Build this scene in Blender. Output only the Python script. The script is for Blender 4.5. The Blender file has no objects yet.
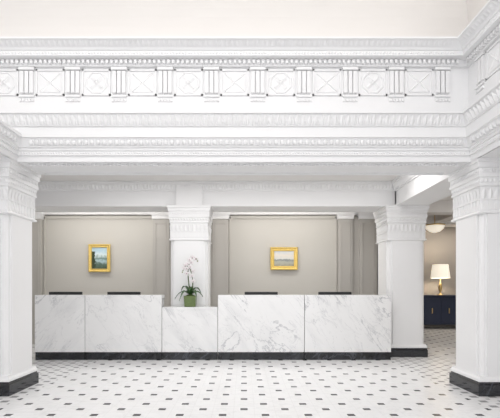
import bpy, bmesh, math, random
from mathutils import Vector, Matrix
random.seed(4)
S=bpy.context.scene
try:
    S.view_settings.view_transform='Standard'
except Exception: pass

# ---------------- materials ----------------
def new_mat(name):
    m=bpy.data.materials.new(name); m.use_nodes=True
    nt=m.node_tree; b=nt.nodes['Principled BSDF']
    return m,nt,b
def c4(c): return (c[0],c[1],c[2],1)
def plain(name,col,rough=.5,metal=0,noise=.03,scale=6,emit=None,estr=0,bump=0):
    m,nt,b=new_mat(name)
    tc=nt.nodes.new('ShaderNodeTexCoord'); n=nt.nodes.new('ShaderNodeTexNoise')
    n.inputs['Scale'].default_value=scale; n.inputs['Detail'].default_value=4
    nt.links.new(tc.outputs['Object'],n.inputs['Vector'])
    r=nt.nodes.new('ShaderNodeMix'); r.data_type='RGBA'
    r.inputs[6].default_value=c4([max(0,x*(1-noise)) for x in col])
    r.inputs[7].default_value=c4([min(1,x*(1+noise)) for x in col])
    nt.links.new(n.outputs['Fac'],r.inputs[0]); nt.links.new(r.outputs[2],b.inputs['Base Color'])
    b.inputs['Roughness'].default_value=rough; b.inputs['Metallic'].default_value=metal
    if emit:
        b.inputs['Emission Color'].default_value=c4(emit); b.inputs['Emission Strength'].default_value=estr
    if bump:
        bp=nt.nodes.new('ShaderNodeBump'); bp.inputs['Strength'].default_value=bump; bp.inputs['Distance'].default_value=.01
        nt.links.new(n.outputs['Fac'],bp.inputs['Height']); nt.links.new(bp.outputs['Normal'],b.inputs['Normal'])
    return m
class NG:
    def __init__(s,nt): s.nt=nt
    def m(s,op,a,b=None,c=None):
        n=s.nt.nodes.new('ShaderNodeMath'); n.operation=op
        for i,x in enumerate((a,b,c)):
            if x is None: continue
            if isinstance(x,(int,float)): n.inputs[i].default_value=x
            else: s.nt.links.new(x,n.inputs[i])
        return n.outputs[0]
    def mix(s,f,a,b):
        n=s.nt.nodes.new('ShaderNodeMix'); n.data_type='RGBA'
        for i,x in ((0,f),(6,a),(7,b)):
            if isinstance(x,(int,float)): n.inputs[i].default_value=x
            elif isinstance(x,tuple): n.inputs[i].default_value=c4(x)
            else: s.nt.links.new(x,n.inputs[i])
        return n.outputs[2]
    def noise(s,vec,scale,detail=5,rough=.55,dist=0):
        n=s.nt.nodes.new('ShaderNodeTexNoise'); n.inputs['Scale'].default_value=scale
        n.inputs['Detail'].default_value=detail; n.inputs['Roughness'].default_value=rough
        n.inputs['Distortion'].default_value=dist
        s.nt.links.new(vec,n.inputs['Vector']); return n.outputs['Fac']
    def mapping(s,vec,loc=(0,0,0),rot=(0,0,0),sc=(1,1,1)):
        n=s.nt.nodes.new('ShaderNodeMapping'); n.inputs['Location'].default_value=loc
        n.inputs['Rotation'].default_value=rot; n.inputs['Scale'].default_value=sc
        s.nt.links.new(vec,n.inputs['Vector']); return n.outputs[0]
    def ridge(s,fac,width):
        d=s.m('ABSOLUTE',s.m('SUBTRACT',fac,.5)); 
        return s.m('SUBTRACT',1,s.m('MINIMUM',s.m('DIVIDE',d,width),1))
def marble(name,base,vein,off=(0,0,0),flip=1,rough=.15,strength=1,tilt=.9):
    m,nt,b=new_mat(name); g=NG(nt)
    geo=nt.nodes.new('ShaderNodeTexCoord').outputs['Object']
    v=g.mapping(geo,loc=off,rot=(0,flip*tilt,0))
    v=g.mapping(v,sc=(.8,1.0,2.2))
    a=g.ridge(g.noise(v,.9,7,.6,.6),.013)
    b2=g.ridge(g.noise(v,2.2,7,.6,.9),.010)
    cl=g.noise(v,1.6,6,.6,.4)
    patch=g.m('MULTIPLY',g.m('MAXIMUM',g.m('SUBTRACT',cl,.5),0),.9)
    gate=g.m('MINIMUM',g.m('MULTIPLY',g.m('MAXIMUM',g.m('SUBTRACT',g.noise(v,1.3,2),.42),0),7),1)
    gate2=g.m('MINIMUM',g.m('MULTIPLY',g.m('MAXIMUM',g.m('SUBTRACT',g.noise(v,1.0,2),.36),0),6),1)
    f=g.m('ADD',g.m('MULTIPLY',g.m('MULTIPLY',a,gate2),.62),g.m('MULTIPLY',g.m('MULTIPLY',b2,gate),.36))
    f=g.m('MINIMUM',g.m('MULTIPLY',g.m('ADD',f,patch),strength),1)
    nt.links.new(g.mix(f,base,vein),b.inputs['Base Color'])
    b.inputs['Roughness'].default_value=rough
    return m
WHITE=plain('white_plaster',(.85,.85,.855),.6,noise=.012,scale=3)
WHITE2=plain('white_plaster_column',(.85,.85,.855),.45,noise=.012,scale=3)
CEIL=plain('ceiling_plaster',(.82,.80,.78),.8,noise=.01,scale=2)
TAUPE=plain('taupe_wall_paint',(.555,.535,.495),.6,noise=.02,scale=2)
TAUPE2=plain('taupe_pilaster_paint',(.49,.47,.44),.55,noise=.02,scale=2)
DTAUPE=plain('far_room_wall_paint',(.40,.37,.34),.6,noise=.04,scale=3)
BLACKM=marble('black_marble',(.006,.007,.010),(.25,.27,.32),off=(3,1,2),rough=.08,strength=.4)
BLACK=plain('black_plastic',(.012,.012,.014),.35)
STEEL=plain('brushed_steel',(.5,.5,.5),.35,1)
GOLD=plain('gilded_wood',(.88,.63,.20),.38,.45,noise=.2,scale=40,bump=.4)
NAVY=plain('navy_lacquer',(.02,.03,.07),.3)
LED=plain('cove_led_diffuser',(1,1,1),.5,emit=(1,.97,.92),estr=1.3)
SHADE=plain('linen_lampshade',(.9,.87,.8),.8,emit=(1,.90,.74),estr=.55)
BRASS=plain('brass',(.75,.55,.25),.3,.9)
LEAFM=plain('orchid_leaf',(.04,.10,.03),.35,noise=.3,scale=20)
STEM=plain('orchid_stem',(.09,.12,.05),.5)
PETAL=plain('orchid_petal',(.80,.76,.77),.5)
LIP=plain('orchid_lip',(.30,.10,.18),.5)
BUD=plain('orchid_bud',(.25,.28,.16),.5)
POT=plain('green_glazed_pot',(.12,.17,.05),.2,noise=.3,scale=25)
MOSS=plain('moss',(.06,.10,.02),.9,noise=.5,scale=60,bump=1)

def floor_mat():
    m,nt,b=new_mat('mosaic_marble_floor'); g=NG(nt)
    pos=nt.nodes.new('ShaderNodeTexCoord').outputs['Object']
    sp=nt.nodes.new('ShaderNodeSeparateXYZ'); nt.links.new(pos,sp.inputs[0])
    x,y=sp.outputs[0],sp.outputs[1]
    p=.40
    def dots(p,s,ox,oy):
        u=g.m('ABSOLUTE',g.m('SUBTRACT',g.m('FRACT',g.m('ADD',g.m('DIVIDE',x,p),100+ox)),.5))
        v=g.m('ABSOLUTE',g.m('SUBTRACT',g.m('FRACT',g.m('ADD',g.m('DIVIDE',y,p),100+oy)),.5))
        return g.m('LESS_THAN',g.m('MAXIMUM',u,v),s)
    d=g.m('MAXIMUM',dots(p,.088,0,0),dots(p,.088,.5,.5))
    def line(e,w): return g.m('LESS_THAN',g.m('ABSOLUTE',g.m('SUBTRACT',g.m('FRACT',g.m('ADD',e,100.0)),.5)),w)
    s1=g.m('MAXIMUM',line(g.m('DIVIDE',x,p/2),.010),line(g.m('DIVIDE',y,p/2),.010))
    v1=g.mapping(pos,rot=(0,0,.6),sc=(1,2.2,1))
    vein=g.m('MULTIPLY',g.ridge(g.noise(v1,2.2,6,.6,.8),.03),.22)
    cl=g.m('MULTIPLY',g.noise(v1,1.2,3),.10)
    base=g.mix(g.m('ADD',vein,cl),(.85,.85,.855),(.55,.55,.57))
    base=g.mix(g.m('MULTIPLY',s1,.25),base,(.5,.49,.48))
    bx=g.m('MULTIPLY',g.m('GREATER_THAN',g.m('ABSOLUTE',x),2.40),g.m('LESS_THAN',g.m('ABSOLUTE',x),3.45))
    d2=g.m('MAXIMUM',dots(.20,.20,0,0),dots(.20,.10,.5,.5))
    dd=g.m('ADD',g.m('MULTIPLY',d,g.m('SUBTRACT',1,bx)),g.m('MULTIPLY',g.m('MULTIPLY',d2,bx),.6))
    dd=g.m('MINIMUM',dd,1)
    col=g.mix(dd,base,(.015,.015,.02))
    nt.links.new(col,b.inputs['Base Color'])
    b.inputs['Roughness'].default_value=.25
    return m
FLOORM=floor_mat()

# ---------------- mesh builder ----------------
class MB:
    def __init__(s): s.v=[];s.f=[];s.mi=[];s.sm=[]
    def add(s,vs,fs,mi=0,sm=False):
        o=len(s.v); s.v+= [tuple(v) for v in vs]
        for f in fs: s.f.append([i+o for i in f]); s.mi.append(mi); s.sm.append(sm)
    def box(s,x0,x1,y0,y1,z0,z1,mi=0):
        s.add([(x0,y0,z0),(x1,y0,z0),(x1,y1,z0),(x0,y1,z0),(x0,y0,z1),(x1,y0,z1),(x1,y1,z1),(x0,y1,z1)],
              [(0,3,2,1),(4,5,6,7),(0,1,5,4),(1,2,6,5),(2,3,7,6),(3,0,4,7)],mi)
    def rings(s,cx,cy,prof,mi=0,n=4):
        vs=[];fs=[]
        for h,z in prof: vs+=[(cx-h,cy-h,z),(cx+h,cy-h,z),(cx+h,cy+h,z),(cx-h,cy+h,z)]
        for i in range(len(prof)-1):
            for j in range(4):
                k=(j+1)%4; fs.append((4*i+j,4*i+k,4*i+4+k,4*i+4+j))
        fs.append((3,2,1,0)); q=4*(len(prof)-1); fs.append((q,q+1,q+2,q+3))
        s.add(vs,fs,mi)
    def lathe(s,cx,cy,prof,n=24,mi=0,sm=True):
        vs=[];fs=[]
        for r,z in prof:
            for j in range(n):
                a=2*math.pi*j/n; vs.append((cx+r*math.cos(a),cy+r*math.sin(a),z))
        for i in range(len(prof)-1):
            for j in range(n):
                k=(j+1)%n; fs.append((n*i+j,n*i+k,n*i+n+k,n*i+n+j))
        s.add(vs,fs,mi,sm)
        s.add([vs[j] for j in range(n)],[tuple(range(n))[::-1]],mi)
        s.add([vs[len(vs)-n+j] for j in range(n)],[tuple(range(n))],mi)
    def prism(s,pts,z0,z1,mi=0):
        n=len(pts); vs=[(x,y,z0) for x,y in pts]+[(x,y,z1) for x,y in pts]
        fs=[(i,(i+1)%n,n+(i+1)%n,n+i) for i in range(n)]
        s.add(vs,fs,mi); s.add(vs[:n],[tuple(range(n))[::-1]],mi); s.add(vs[n:],[tuple(range(n))],mi)
    def loc(s,F,t,o,z): P,T,O=F; return (P[0]+t*T[0]+o*O[0],P[1]+t*T[1]+o*O[1],P[2]+z)
    def lbox(s,F,t0,t1,o0,o1,z0,z1,mi=0,ch=0):
        L=lambda t,o,z:s.loc(F,t,o,z)
        s.add([L(t0,o0,z0),L(t1,o0,z0),L(t1,o1,z0+ch),L(t0,o1,z0+ch),L(t0,o0,z1),L(t1,o0,z1),L(t1,o1,z1-ch),L(t0,o1,z1-ch)],
              [(0,3,2,1),(4,5,6,7),(0,1,5,4),(1,2,6,5),(2,3,7,6),(3,0,4,7)],mi)
    def bar(s,F,ta,za,tb,zb,w,o0,o1,mi=0):
        L=lambda t,o,z:s.loc(F,t,o,z)
        dx,dz=tb-ta,zb-za; l=math.hypot(dx,dz); nx,nz=-dz/l*w/2,dx/l*w/2
        s.add([L(ta+nx,o0,za+nz),L(tb+nx,o0,zb+nz),L(tb-nx,o0,zb-nz),L(ta-nx,o0,za-nz),L(ta,o1,za),L(tb,o1,zb)],
              [(0,1,5,4),(2,3,4,5),(0,4,3),(1,2,5)],mi)
    def leaf(s,F,t,z,w,h,b,o=0,lean=0,mi=0):
        L=lambda a,c,d:s.loc(F,t+a,o+c+lean*(d/h),z+d)
        vs=[L(-w*.28,0,0),L(-w*.5,.1*b,h*.35),L(-w*.4,.1*b,h*.68),L(0,b*.9,h),L(w*.4,.1*b,h*.68),L(w*.5,.1*b,h*.35),L(w*.28,0,0),
            L(0,b*.5,0),L(0,b,h*.35),L(0,b*1.1,h*.72)]
        fs=[(0,7,8,1),(1,8,9,2),(2,9,3),(3,9,4),(4,9,8,5),(5,8,7,6)]
        s.add(vs,fs,mi)
    def egg(s,F,t,z,w,h,b,o=0,mi=0,n=8,m=4):
        vs=[];fs=[]
        for i in range(m+1):
            ph=math.pi/2*i/m
            for j in range(n):
                a=2*math.pi*j/n
                vs.append(s.loc(F,t+w/2*math.cos(a)*math.cos(ph),o+b*math.sin(ph),z+h/2*math.sin(a)*math.cos(ph)))
        for i in range(m):
            for j in range(n):
                k=(j+1)%n; fs.append((n*i+j,n*i+k,n*i+n+k,n*i+n+j))
        s.add(vs,fs,mi,True)
    def ring(s,F,t,z,r,w,d,o=0,n=16,mi=0):
        vs=[];fs=[]
        for j in range(n):
            a=2*math.pi*(j+.5)/n; c,sn=math.cos(a),math.sin(a)
            for rr,oo in ((r-w,0),(r-w*.5,d),(r+w*.0,d),(r+w*.5,0)):
                vs.append(s.loc(F,t+rr*c,o+oo,z+rr*sn))
        for j in range(n):
            k=(j+1)%n
            for q in range(3): fs.append((4*j+q,4*k+q,4*k+q+1,4*j+q+1))
        s.add(vs,fs,mi)
    def build(s,name,mats,parent=None,bevel=0,recalc=True):
        me=bpy.data.meshes.new(name); me.from_pydata(s.v,[],s.f)
        for mt in mats: me.materials.append(mt)
        for p,mi,sm in zip(me.polygons,s.mi,s.sm): p.material_index=mi; p.use_smooth=sm
        if recalc:
            bm=bmesh.new(); bm.from_mesh(me); bmesh.ops.recalc_face_normals(bm,faces=bm.faces); bm.to_mesh(me); bm.free()
        ob=bpy.data.objects.new(name,me); S.collection.objects.link(ob)
        if parent: ob.parent=parent
        if bevel:
            bv=ob.modifiers.new('bevel','BEVEL'); bv.width=bevel; bv.segments=2; bv.limit_method='ANGLE'
        return ob
def empty(name,loc=(0,0,0)):
    e=bpy.data.objects.new(name,None); e.location=loc; S.collection.objects.link(e); return e
def simple_box(name,b,mat,parent=None,bevel=0):
    m=MB(); m.box(*b); return m.build(name,[mat],parent,bevel)

# ---------------- shell ----------------
simple_box('floor',(-5,9,-4,14,-.2,0),FLOORM)
simple_box('wall_left',(-5.2,-5,-4,9.9,0,5.4),WHITE)
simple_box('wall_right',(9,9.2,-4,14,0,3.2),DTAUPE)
simple_box('wall_back',(-5,3.1,9.6,9.9,0,3.2),TAUPE)
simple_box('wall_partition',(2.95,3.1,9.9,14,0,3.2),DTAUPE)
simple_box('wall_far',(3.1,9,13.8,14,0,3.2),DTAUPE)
simple_box('wall_return',(2.85,3.1,8.4,9.6,0,3.2),TAUPE2)
m=MB(); m.box(-5,3.2,5.62,7.8,3.02,3.3); m.box(-5,3.1,7.8,9.6,3.0,3.3); m.box(3.1,9,-4,14,3.05,3.35)
m.box(3.1,9,9.6,9.95,2.8,3.05); m.box(3.1,9,11.6,11.85,2.85,3.05); m.box(4.9,5.15,9.95,13.8,2.88,3.05)
m.build('ceiling_aisle',[CEIL])
def cove_prof():
    pts=[(0,3.55),(0,4.45)]
    R=1.0
    for i in range(1,15):
        a=math.pi/2*i/14; pts.append((R-R*math.cos(a),4.45+R*math.sin(a)))
    return pts
cp=cove_prof()
m=MB(); vs=[];fs=[]
X0,Y0=2.80,5.62
for o,z in cp: vs+=[(-5,Y0-o,z),(X0-o,Y0-o,z),(X0-o,-4,z)]
for i in range(len(cp)-1):
    for j in (0,1): fs.append((3*i+j,3*i+j+1,3*i+j+4,3*i+j+3))
m.add(vs,fs,0,False)
m.box(X0+.02,X0+.3,-4,Y0+.3,3.55,5.45); m.box(-5,X0+.02,Y0+.02,Y0+.3,3.55,5.45)
m.build('wall_upper_cove',[CEIL],recalc=False)
simple_box('ceiling',(-5,2.9,-4,5.7,5.45,5.65),CEIL)

# ---------------- entablature ----------------
XF,YF=2.54,5.05
ent=empty('entablature')
def sweep(mb,prof,path,mi=0):
    vs=[];fs=[]
    n=len(path(0))
    for o,z in prof: vs+=[(x,y,z) for x,y in path(o)]
    for i in range(len(prof)-1):
        for j in range(n-1): fs.append((n*i+j,n*i+j+1,n*i+n+j+1,n*i+n+j))
    mb.add(vs,fs,mi)
pathU=lambda o:[(-XF+o,-4),(-XF+o,YF-o),(XF-o,YF-o),(XF-o,-4)]
pathL=lambda o:[(-5,YF-o),(XF-o,YF-o),(XF-o,-4)]
Z0=2.60; ZL=2.875
lower=[(0,Z0),(0,2.665),(.02,2.67),(.02,2.715),(.035,2.72),(.035,2.745),(.05,2.75),(.08,2.84),(.10,2.845),(.10,ZL)]
upper=[(.10,ZL),(.10,2.955),(.115,2.96),(.12,2.975),(.15,3.075),(.17,3.085),(.17,3.11),(.06,3.13),(.06,3.30),(.045,3.305),(.045,3.63),
       (.08,3.635),(.08,3.655),(.085,3.70),(.165,3.71),(.165,3.76),(.18,3.765),(.195,3.79),(.25,3.835),(.265,3.84),(.265,3.86),(0,3.86),(-.45,3.80)]
m=MB(); sweep(m,lower,pathU); sweep(m,[(.10,ZL),(-.3,ZL)],lambda o:[(-XF+o,-4),(-XF+o,YF-.10)])
sweep(m,upper,pathL); m.build('cornice_profile',[WHITE],ent,recalc=False)
m=MB()
m.box(-5,3.15,5.06,5.62,Z0,3.6); m.box(2.56,3.12,-4,5.06,Z0,3.6); m.box(-3.12,-2.56,-4,5.06,Z0,ZL-.01)
m.build('beam_core',[WHITE],ent)
FR=((0,YF,0),(1,0),(0,-1))
SD=((XF,0,0),(0,1),(-1,0))
LS=((-XF,0,0),(0,1),(1,0))
runs_up=[(FR,-4.95,2.5),(SD,-1.0,5.0)]
runs_lo=[(FR,-2.5,2.5),(SD,-1.0,5.0),(LS,-1.0,5.0)]
m=MB()
for F,a,b in runs_lo:
    t=a
    e=b-.09
    while t<e:
        if t>a+.09 or F is not FR:
            m.egg(F,t,2.797,.046,.065,.020,o=.064); m.lbox(F,t+.030,t+.037,.06,.082,2.765,2.83)
        t+=.068
    t=a+.02
    while t<b-.03:
        m.egg(F,t,2.692,.022,.022,.009,o=.02,n=6,m=2); t+=.03
for F,a,b in runs_up:
    t=a
    while t<b-.14:
        m.leaf(F,t,2.972,.06,.10,.017,o=.120,lean=.03); m.leaf(F,t+.035,2.972,.022,.07,.012,o=.120,lean=.02); t+=.07
    t=a
    while t<b-.12:
        m.lbox(F,t,t+.028,.075,.118,3.655,3.692); t+=.052
    t=a
    while t<b-.25:
        m.leaf(F,t,3.79,.05,.042,.010,o=.20,lean=.048); t+=.056
    t=a
    while t<b-.2:
        m.egg(F,t,3.735,.022,.028,.010,o=.165,n=6,m=2); t+=.033
m.build('carved_mouldings',[WHITE],ent)
m=MB(); per=.512
for F,a,b in runs_up:
    c=2.20 if F is FR else 4.72
    k=0
    while c-k*per>a+.3:
        t=c-k*per
        for q in (-1,0,1):
            m.lbox(F,t+q*.052-.020,t+q*.052+.020,.045,.074,3.335,3.600,ch=.012)
        m.lbox(F,t-.085,t+.085,.045,.080,3.600,3.63); m.lbox(F,t-.085,t+.085,.045,.076,3.30,3.322)
        for q in range(5): m.lbox(F,t-.078+q*.034,t-.056+q*.034,.06,.076,3.25,3.28)
        tm=t-per/2
        w=.158; zb,zt=3.322,3.612; zc=(zb+zt)/2
        for (x0,x1,z0,z1) in ((-w,w,zt-.018,zt),(-w,w,zb,zb+.018),(-w,-w+.018,zb,zt),(w-.018,w,zb,zt)):
            m.lbox(F,tm+x0,tm+x1,.045,.060,z0,z1)
        if k%2==0:   # raised tablet with saltire
            m.lbox(F,tm-.118,tm+.118,.045,.051,zc-.105,zc+.105)
            m.bar(F,tm-.11,zc-.098,tm+.11,zc+.098,.026,.050,.060); m.bar(F,tm-.11,zc+.098,tm+.11,zc-.098,.026,.050,.060)
        else:        # octagonal shield with a four-petal rosette
            m.ring(F,tm,zc,.124,.020,.010,o=.045,n=8)
            for i in range(4):
                an=math.pi/4+i*math.pi/2
                m.bar(F,tm+.02*math.cos(an),zc+.02*math.sin(an),tm+.082*math.cos(an),zc+.082*math.sin(an),.05,.045,.058)
            m.egg(F,tm,zc,.045,.045,.018,o=.045)
        k+=1
m.build('frieze_carving',[WHITE],ent)
m=MB()
m.box(-2.45,2.45,5.13,5.15,2.575,2.60); m.box(-2.45,2.45,5.53,5.55,2.575,2.60)
t=-2.43
while t<2.45:
    m.lathe(t,5.12,[(.004,2.572),(.012,2.58),(.012,2.60)],6); t+=.045
m.build('soffit_mouldings',[WHITE],ent)
m=MB(); m.box(-4.9,2.42,4.93,4.97,3.86,3.915,0); m.box(2.42,2.46,-3.5,4.97,3.86,3.915,0)
m.build('cove_light_strip',[LED])

# ---------------- columns ----------------
def column(name,cx,cy,zt=2.60,h=.325):
    e=empty(name,(0,0,0))
    m=MB()
    m.rings(cx,cy,[(h+.03,0),(h+.03,.12),(h+.015,.135),(h+.015,.155)]); m.build('plinth',[BLACKM],e,.004)
    m=MB()
    q=[(h,h-.085),(h-.022,h-.085),(h-.022,h-.05),(h-.038,h-.038),(h-.05,h-.022),(h-.085,h-.022),(h-.085,h)]
    pts=[]
    for r in range(4):
        c,sn=[(1,0),(0,1),(-1,0),(0,-1)][r]
        pts+=[(cx+x*c-y*sn,cy+x*sn+y*c) for x,y in q]
    m.prism(pts,.155,zt-.58)
    m.rings(cx,cy,[(h+.02,.155),(h+.02,.18),(h+.005,.205),(h+.005,.22)])
    m.build('shaft',[WHITE2],e)
    m=MB(); b=zt-.60
    m.rings(cx,cy,[(h-.01,b),(h+.010,b+.005),(h+.018,b+.018),(h+.010,b+.03),(h-.002,b+.035),(h-.002,b+.30),(h+.012,b+.31),(h+.012,b+.33),
                   (h+.004,b+.335),(h+.016,b+.40),(h+.028,b+.405),(h+.028,b+.44),(h+.022,b+.445),(h+.022,b+.50),(h+.036,b+.51),(h+.04,b+.56),(h+.05,b+.565),(h+.05,b+.60)])
    for T,O in (((1,0),(0,-1)),((0,1),(1,0)),((-1,0),(0,1)),((0,-1),(-1,0))):
        F=((cx+O[0]*h,cy+O[1]*h,0),T,O)
        n=9
        for i in range(n):
            t=-h+.04+i*(2*h-.08)/(n-1)
            m.leaf(F,t,b+.17,.062,.115,.014,o=-.002,lean=.006)
            m.lbox(F,t-.018,t+.018,-.004,.006,b+.05,b+.155,ch=.003)
        m.lbox(F,-h+.01,h-.01,-.004,.009,b+.155,b+.168)
        for i in range(14):
            m.egg(F,-h+.02+i*(2*h-.04)/13,b+.368,.034,.045,.012,o=.008,n=6,m=3)
        for i in range(18):
            m.lbox(F,-h+.01+i*.0365,-h+.03+i*.0365,.022,.032,b+.455,b+.49)
    m.build('capital',[WHITE2],e)
    return e
for cx in (2.92,-2.92):
    column('column',cx,5.27)
    column('column',cx,1.0)
column('column',-.945,8.07); column('column',2.80,8.07); 
column('column',-4.65,8.07)

# ---------------- far beams ----------------
fb=empty('inner_beam')
m=MB(); m.box(-5,3.12,7.80,8.38,2.60,3.02); m.box(2.62,3.15,5.62,7.8,2.60,3.02)
m.box(-1.17,-.72,7.74,7.80,2.60,2.97); m.box(2.62,3.05,7.74,7.8,2.6,2.97)
pr=[(0,2.86),(.02,2.865),(.02,2.885),(.03,2.89),(.07,2.97),(.09,2.975),(.09,3.02)]
sweep(m,pr,lambda o:[(-5,7.8-o),(2.62-o,7.8-o),(2.62-o,5.62)])
sweep(m,[(0,2.60),(.012,2.60),(.012,2.63),(0,2.635)],lambda o:[(-5,7.8-o),(2.62-o,7.8-o),(2.62-o,5.62)])
F=((0,7.8,0),(1,0),(0,-1)); t=-4.9
while t<2.55: m.leaf(F,t,2.89,.05,.075,.012,o=.03,lean=.035); t+=.056
F=((2.62,0,0),(0,1),(-1,0)); t=5.65
while t<7.7: m.leaf(F,t,2.89,.05,.075,.012,o=.03,lean=.035); t+=.056
m.build('beam',[WHITE],fb)

# ---------------- back wall panelling ----------------
tr=empty('wall_panelling')
m=MB()
def pil(x0,x1,y=9.48):
    m.box(x0,x1,y,9.6,.0,2.68,1)
    w=.05
    for a,b_ in ((x0+w,x0+w+.015),(x1-w-.015,x1-w)): m.box(a,b_,y-.012,y,.3,2.55,1)
    m.box(x0+w,x1-w,y-.012,y,2.535,2.55,1)
    m.box(x0-.02,x1+.02,y-.03,9.6,2.64,2.72,2); m.box(x0-.035,x1+.035,y-.05,9.6,2.72,2.80,2)
for a,b_ in ((-4.6,-4.28),(-1.92,-1.58),(-.66,-.33),(1.99,2.29),(2.44,2.80)): pil(a,b_)
m.box(2.29,2.44,9.54,9.6,0,2.68,1)
m.box(-1.58,-.66,9.53,9.6,0,2.68,1)
m.box(-5,2.95,9.5,9.6,2.74,3.0,2); m.box(-5,2.95,9.46,9.6,2.86,3.0,2)
for x0,x1 in ((-4.26,-1.94),(-.31,1.97)):
    for a,b_,c,d in ((x0+.0,x0+.03,0,2.7),(x1-.03,x1,0,2.7),(x0,x1,2.66,2.72)):
        m.box(a,b_,9.575,9.6,c,d,0)
m.box(-5,2.9,9.57,9.6,0,.15,1)
m.build('panelling',[TAUPE,TAUPE2,WHITE],tr)

# ---------------- reception desk ----------------
desk=empty('reception_desk')
DB=[(.87,.87,.87),(.36,.37,.40)]
slabs=[(-3.44,-2.62,1.07,(1.3,0,.2),1),(-2.612,-1.355,1.07,(4.1,2,.9),-1),(-1.347,-.436,.87,(7.7,1,3.1),-1),
       (-.428,.99,1.07,(2.6,5,1.4),-1),(.998,2.42,1.07,(9.2,3,2.5),-1)]
for i,(x0,x1,zt,off,fl) in enumerate(slabs):
    mt=marble('calacatta_marble_%d'%i,DB[0],DB[1],off=off,flip=fl)
    y1=7.70
    m=MB(); m.box(x0,x1,7.40,7.46,.13,zt); m.box(x0,x1,7.46,y1,zt-.05,zt); 
    m.box(x0+.01,x1-.01,7.66,7.70,.0,zt-.05)
    m.build('marble_slab_%d'%i,[mt],desk,.003)
    simple_box('plinth_%d'%i,(x0+.002,x1-.002,7.415,7.47,0,.13),BLACKM,desk,.002)
mt=marble('calacatta_marble_end',DB[0],DB[1],off=(5,5,5))
simple_box('end_panel',(2.38,2.42,7.46,7.70,0,1.02),mt,desk)
for i,(a,b_) in enumerate(((-3.44,-1.35),(-.43,2.40))):
    simple_box('work_surface_%d'%i,(a,b_,7.70,7.98,.72,.76),WHITE,desk)
    simple_box('work_leg_%d'%i,(a+.05,b_-.05,7.94,7.97,0,.72),WHITE,desk)
def monitor(x):
    e=empty('computer_monitor'); m=MB(); y=7.86
    m.box(x-.29,x+.29,y,y+.03,.80,1.118); m.box(x-.2,x+.2,y-.02,y,.86,1.06)
    m.build('screen',[BLACK],e,.006)
    m=MB(); m.box(x-.03,x+.03,y-.025,y-.01,.78,.98); m.box(x-.11,x+.11,y-.08,y+.07,.76,.775); m.build('stand',[STEEL],e,.003)
for x in (-3.12,-2.10,.30,1.59): monitor(x)

# ---------------- paintings ----------------
def painting(cx,cz,w,h,kind,fw=.075):
    e=empty('framed_painting'); y=9.575 
    m=MB()
    prof=[(0,.0),(0,-.035),(.015,-.05),(.03,-.035),(.05,-.03),(.062,-.04),(fw,-.015),(fw,0)]
    vs=[];fs=[]
    for q,(i_,d) in enumerate(prof):
        a,b_=w/2-i_,h/2-i_
        vs+=[(cx-a,y+d,cz-b_),(cx+a,y+d,cz-b_),(cx+a,y+d,cz+b_),(cx-a,y+d,cz+b_)]
    for q in range(len(prof)-1):
        for j in range(4):
            k=(j+1)%4; fs.append((4*q+j,4*q+k,4*q+4+k,4*q+4+j))
    m.add(vs,fs); 
    fr=m.build('gilt_frame',[GOLD],e)
    mt,nt,b=new_mat('painted_canvas_'+kind); g=NG(nt)
    gen=nt.nodes.new('ShaderNodeTexCoord').outputs['Generated']
    sp=nt.nodes.new('ShaderNodeSeparateXYZ'); nt.links.new(gen,sp.inputs[0])
    n=g.noise(gen,5,5,.6); zz=g.m('ADD',sp.outputs[2],g.m('MULTIPLY',g.m('SUBTRACT',n,.5),.45))
    cr=nt.nodes.new('ShaderNodeValToRGB'); nt.links.new(zz,cr.inputs[0]); el=cr.color_ramp.elements
    if kind=='lake':
        cols=[(0,(.05,.08,.05)),(.22,(.10,.16,.12)),(.36,(.45,.58,.62)),(.5,(.14,.24,.2)),(.66,(.70,.80,.82)),(.85,(.45,.62,.72)),(1,(.55,.68,.74))]
    else:
        cols=[(0,(.3,.28,.2)),(.25,(.45,.45,.38)),(.42,(.24,.26,.26)),(.5,(.65,.65,.62)),(.7,(.76,.70,.62)),(1,(.55,.6,.66))]
    el[0].position=0; el[0].color=c4(cols[0][1]); el[1].position=1; el[1].color=c4(cols[-1][1])
    for p,c in cols[1:-1]:
        q=el.new(p); q.color=c4(c)
    out=cr.outputs[0]
    if kind=='lake':
        tm=g.m('MULTIPLY',g.m('LESS_THAN',g.m('ADD',sp.outputs[0],g.m('MULTIPLY',n,.5)),.47),g.m('LESS_THAN',sp.outputs[2],.8))
        out=g.mix(tm,out,(.04,.06,.03))
    nt.links.new(out,b.inputs['Base Color']); b.inputs['Roughness'].default_value=.4
    m=MB(); m.box(cx-w/2+fw-.01,cx+w/2-fw+.01,y-.018,y,cz-h/2+fw-.01,cz+h/2-fw+.01); m.build('canvas',[mt],e)
painting(-3.07,1.82,.46,.59,'lake',.072); painting(.85,1.81,.58,.48,'meadow',.085)

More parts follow.
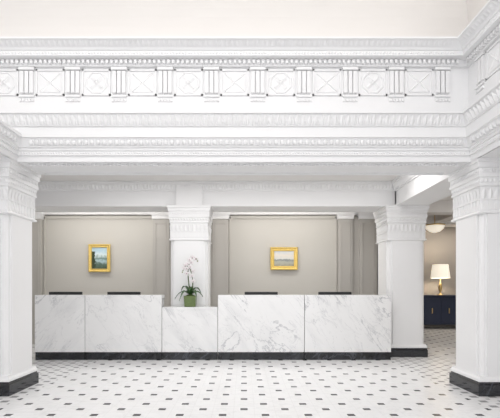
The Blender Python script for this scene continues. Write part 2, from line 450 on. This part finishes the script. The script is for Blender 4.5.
# ---------------- orchid ----------------
orc=empty('potted_orchid')
ox,oy,oz=-.90,7.56,.87
m=MB(); m.rings(ox,oy,[(.085,oz),(.092,oz+.01),(.10,oz+.17),(.10,oz+.185),(.085,oz+.185),(.085,oz+.165)]); m.build('square_pot',[POT],orc,.006)
m=MB(); m.lathe(ox,oy,[(.08,oz+.16),(.075,oz+.19),(.04,oz+.205),(.001,oz+.21)],12); m.build('moss',[MOSS],orc)
m=MB()
def arch_leaf(az,L,w,rise,droop):
    ca,sa=math.cos(az),math.sin(az); n=9; vs=[]
    for i in range(n+1):
        s=i/n; r=L*s; z=oz+.19+rise*math.sin(math.pi*min(1,s*1.0)*.8)-droop*s*s
        ww=w*math.sin(math.pi*(.08+.92*s)**.75)*.5+.001
        cxp,cyp=ox+ca*r,oy+sa*r
        vs+=[(cxp-sa*ww,cyp+ca*ww,z+.012),(cxp,cyp,z-.006),(cxp+sa*ww,cyp-ca*ww,z+.012)]
    fs=[]
    for i in range(n):
        for j in (0,1): fs.append((3*i+j,3*i+j+1,3*i+j+4,3*i+j+3))
    m.add(vs,fs,0,True)
for az,L,w,r,d in ((3.3,.26,.085,.10,.12),(-.2,.22,.08,.09,.08),(2.6,.20,.08,.16,.02),(.6,.20,.08,.14,.04),(-2.3,.24,.08,.12,.16),(-.9,.2,.08,.12,.12),(1.6,.16,.07,.15,.0),(-1.6,.14,.08,.12,.02)):
    arch_leaf(az,L,w,r,d)
m.build('leaves',[LEAFM],orc,recalc=False)
def tube(name,pts,r,mat,par):
    cu=bpy.data.curves.new(name,'CURVE'); cu.dimensions='3D'; cu.bevel_depth=r; cu.bevel_resolution=2
    sp=cu.splines.new('NURBS'); sp.points.add(len(pts)-1)
    for p,q in zip(sp.points,pts): p.co=(*q,1)
    sp.use_endpoint_u=True; sp.order_u=4
    cu.materials.append(mat); o=bpy.data.objects.new(name,cu); S.collection.objects.link(o); o.parent=par; return o
B=(ox,oy,oz+.17)
st1=[B,(ox-.03,oy,oz+.4),(ox-.05,oy-.02,oz+.60),(ox-.01,oy-.03,oz+.78),(ox+.05,oy-.04,oz+.84),(ox+.11,oy-.05,oz+.80)]
st2=[(ox+.02,oy,oz+.17),(ox+.05,oy,oz+.38),(ox+.03,oy,oz+.55),(ox-.02,oy-.01,oz+.68),(ox-.08,oy-.02,oz+.70),(ox-.12,oy-.02,oz+.62)]
tube('stem_1',st1,.009,STEM,orc); tube('stem_2',st2,.009,STEM,orc)
m=MB()
def flower(c,s,az):
    ca,sa=math.cos(az),math.sin(az); T=(ca,sa); O=(sa,-ca)
    F=(c,T,O)
    for k in range(5):
        a=math.pi/2+k*2*math.pi/5; wd=.62 if k in(1,4) else .4
        L=lambda u,v,o: m.loc(F,u*math.cos(a)-v*math.sin(a),o,u*math.sin(a)+v*math.cos(a))
        vs=[L(0,0,.004),L(s*.35,-s*wd*.5,.006),L(s*.8,-s*wd*.5,.0),L(s,0,-.005),L(s*.8,s*wd*.5,0),L(s*.35,s*wd*.5,.006),L(s*.55,0,.012)]
        m.add(vs,[(0,1,6),(1,2,6),(2,3,6),(3,4,6),(4,5,6),(5,0,6)],0,True)
    m.egg(F,0,-s*.12,s*.34,s*.38,s*.3,mi=1,n=8,m=3)
fl=[(-.055,.56,-.3),(-.06,.64,.4),(-.045,.72,-.2),(-.01,.79,.3),(.04,.83,-.3),(.03,.52,.2),(.05,.60,-.4),(0,.67,.1),(-.08,.70,-.2),(.05,.43,.3),(.09,.80,.3),(.02,.74,-.3),(-.10,.65,.2)]
for dx,dz,az in fl: flower((ox+dx,oy-.05,oz+dz),.047,az)
m.build('blossoms',[PETAL,LIP],orc,recalc=False)
m=MB()
for dx,dz in ((.11,.79),(.125,.765),(-.12,.61),(-.13,.58)):
    m.egg(((ox+dx,oy-.04,oz+dz),(1,0),(0,-1)),0,0,.022,.03,.012); m.egg(((ox+dx,oy-.04,oz+dz),(1,0),(0,1)),0,0,.022,.03,.012)
m.build('buds',[BUD],orc)

# ---------------- far room ----------------
con=empty('sideboard')
m=MB(); m.box(4.7,7.2,13.05,13.55,.12,.94); m.build('cabinet',[NAVY],con,.01)
m=MB(); m.box(4.66,7.24,13.0,13.6,.94,.975); m.build('top',[NAVY],con,.005)
m=MB()
for i in range(5): m.box(4.75+i*.49,5.17+i*.49,13.035,13.05,.18,.88)
m.build('doors',[NAVY],con,.004)
m=MB()
for i in range(5): m.box(4.95+i*.49,4.97+i*.49,13.01,13.035,.45,.6)
for x in (4.75,7.1): m.box(x,x+.06,13.08,13.14,0,.12); m.box(x,x+.06,13.45,13.51,0,.12)
m.build('hardware',[BRASS],con)
def lamp(x,y,z):
    e=empty('table_lamp')
    m=MB(); m.lathe(x,y,[(.09,z),(.09,z+.02),(.03,z+.04),(.02,z+.08),(.05,z+.16),(.06,z+.24),(.04,z+.33),(.015,z+.38),(.01,z+.56)],20); m.build('base',[BRASS],e)
    m=MB(); n=28; vs=[];fs=[]
    for j in range(n):
        a=2*math.pi*j/n
        for r,zz in ((.27,z+.50),(.22,z+.90)): vs.append((x+r*math.cos(a),y+r*math.sin(a),zz))
    for j in range(n):
        k=(j+1)%n; fs.append((2*j,2*k,2*k+1,2*j+1))
    m.add(vs,fs,0,True); m.build('shade',[SHADE],e,recalc=False)
    l=bpy.data.lights.new('bulb','POINT'); l.energy=14; l.color=(1,.86,.68); l.shadow_soft_size=.05
    o=bpy.data.objects.new('bulb',l); o.location=(x,y,z+.66); o.parent=e; S.collection.objects.link(o)
lamp(5.78,13.25,.975)
e=empty('ceiling_pendant')
px_,py_=4.62,10.9
m=MB(); m.lathe(px_,py_,[(.02,2.52),(.12,2.55),(.2,2.62),(.23,2.70),(.22,2.70)],24); m.build('glass_bowl',[SHADE],e)
m=MB(); m.lathe(px_,py_,[(.008,2.52),(.008,3.03),(.06,3.03),(.06,3.05)],12); m.lathe(px_,py_,[(.235,2.69),(.24,2.70),(.235,2.72)],24); m.build('rod',[BRASS],e)

# ---------------- lights ----------------
def area(name,loc,sx,sy,power,col=(1,.97,.93),rot=(0,0,0)):
    l=bpy.data.lights.new(name,'AREA'); l.shape='RECTANGLE'; l.size=sx; l.size_y=sy; l.energy=power; l.color=col
    o=bpy.data.objects.new(name,l); o.location=loc; o.rotation_euler=rot; S.collection.objects.link(o); return o
area('hall_fill_light',(-.8,1.1,5.4),5,4,165,(1,.985,.97))  # added overhead fill for the hall, out of view, no fixture behind it
area('passage_fill_light',(0,6.5,3.0),5,.8,52,(1,.985,.97))  # added fill to brighten passage and soffit, hidden by the front beam
area('desk_fill_light',(-2.9,8.75,2.95),2.4,.5,25,(1,.97,.93)); area('desk_fill_light',(.8,8.75,2.95),2.4,.5,25,(1,.97,.93))  # two unseen fills added to light the alcove behind the desk
area('aisle_fill_light',(6,7.5,3.02),3,3,60,(1,.94,.86)); area('far_room_fill_light',(6,12.8,3.02),2.5,1,30,(1,.90,.78))  # warm fills added over aisle and far room, not actual fittings
area('cove_light',(-1.2,5.3,3.9),7,.12,8,(1,.94,.88),(math.pi,0,0))
area('cove_light',(2.66,1.5,3.9),.12,6,9,(1,.96,.92),(math.pi,0,0))
w=bpy.data.worlds.new('world'); S.world=w; w.use_nodes=True
w.node_tree.nodes['Background'].inputs[0].default_value=(.97,.975,1,1); w.node_tree.nodes['Background'].inputs[1].default_value=1.65

# ---------------- camera ----------------
cd=bpy.data.cameras.new('camera'); cam=bpy.data.objects.new('camera',cd); S.collection.objects.link(cam)
cam.location=(0,0,1.185); cam.rotation_euler=(math.pi/2,0,0)
cd.sensor_width=36; cd.lens=32.4; cd.shift_x=.012; cd.shift_y=.158; cd.clip_start=.05
S.camera=cam
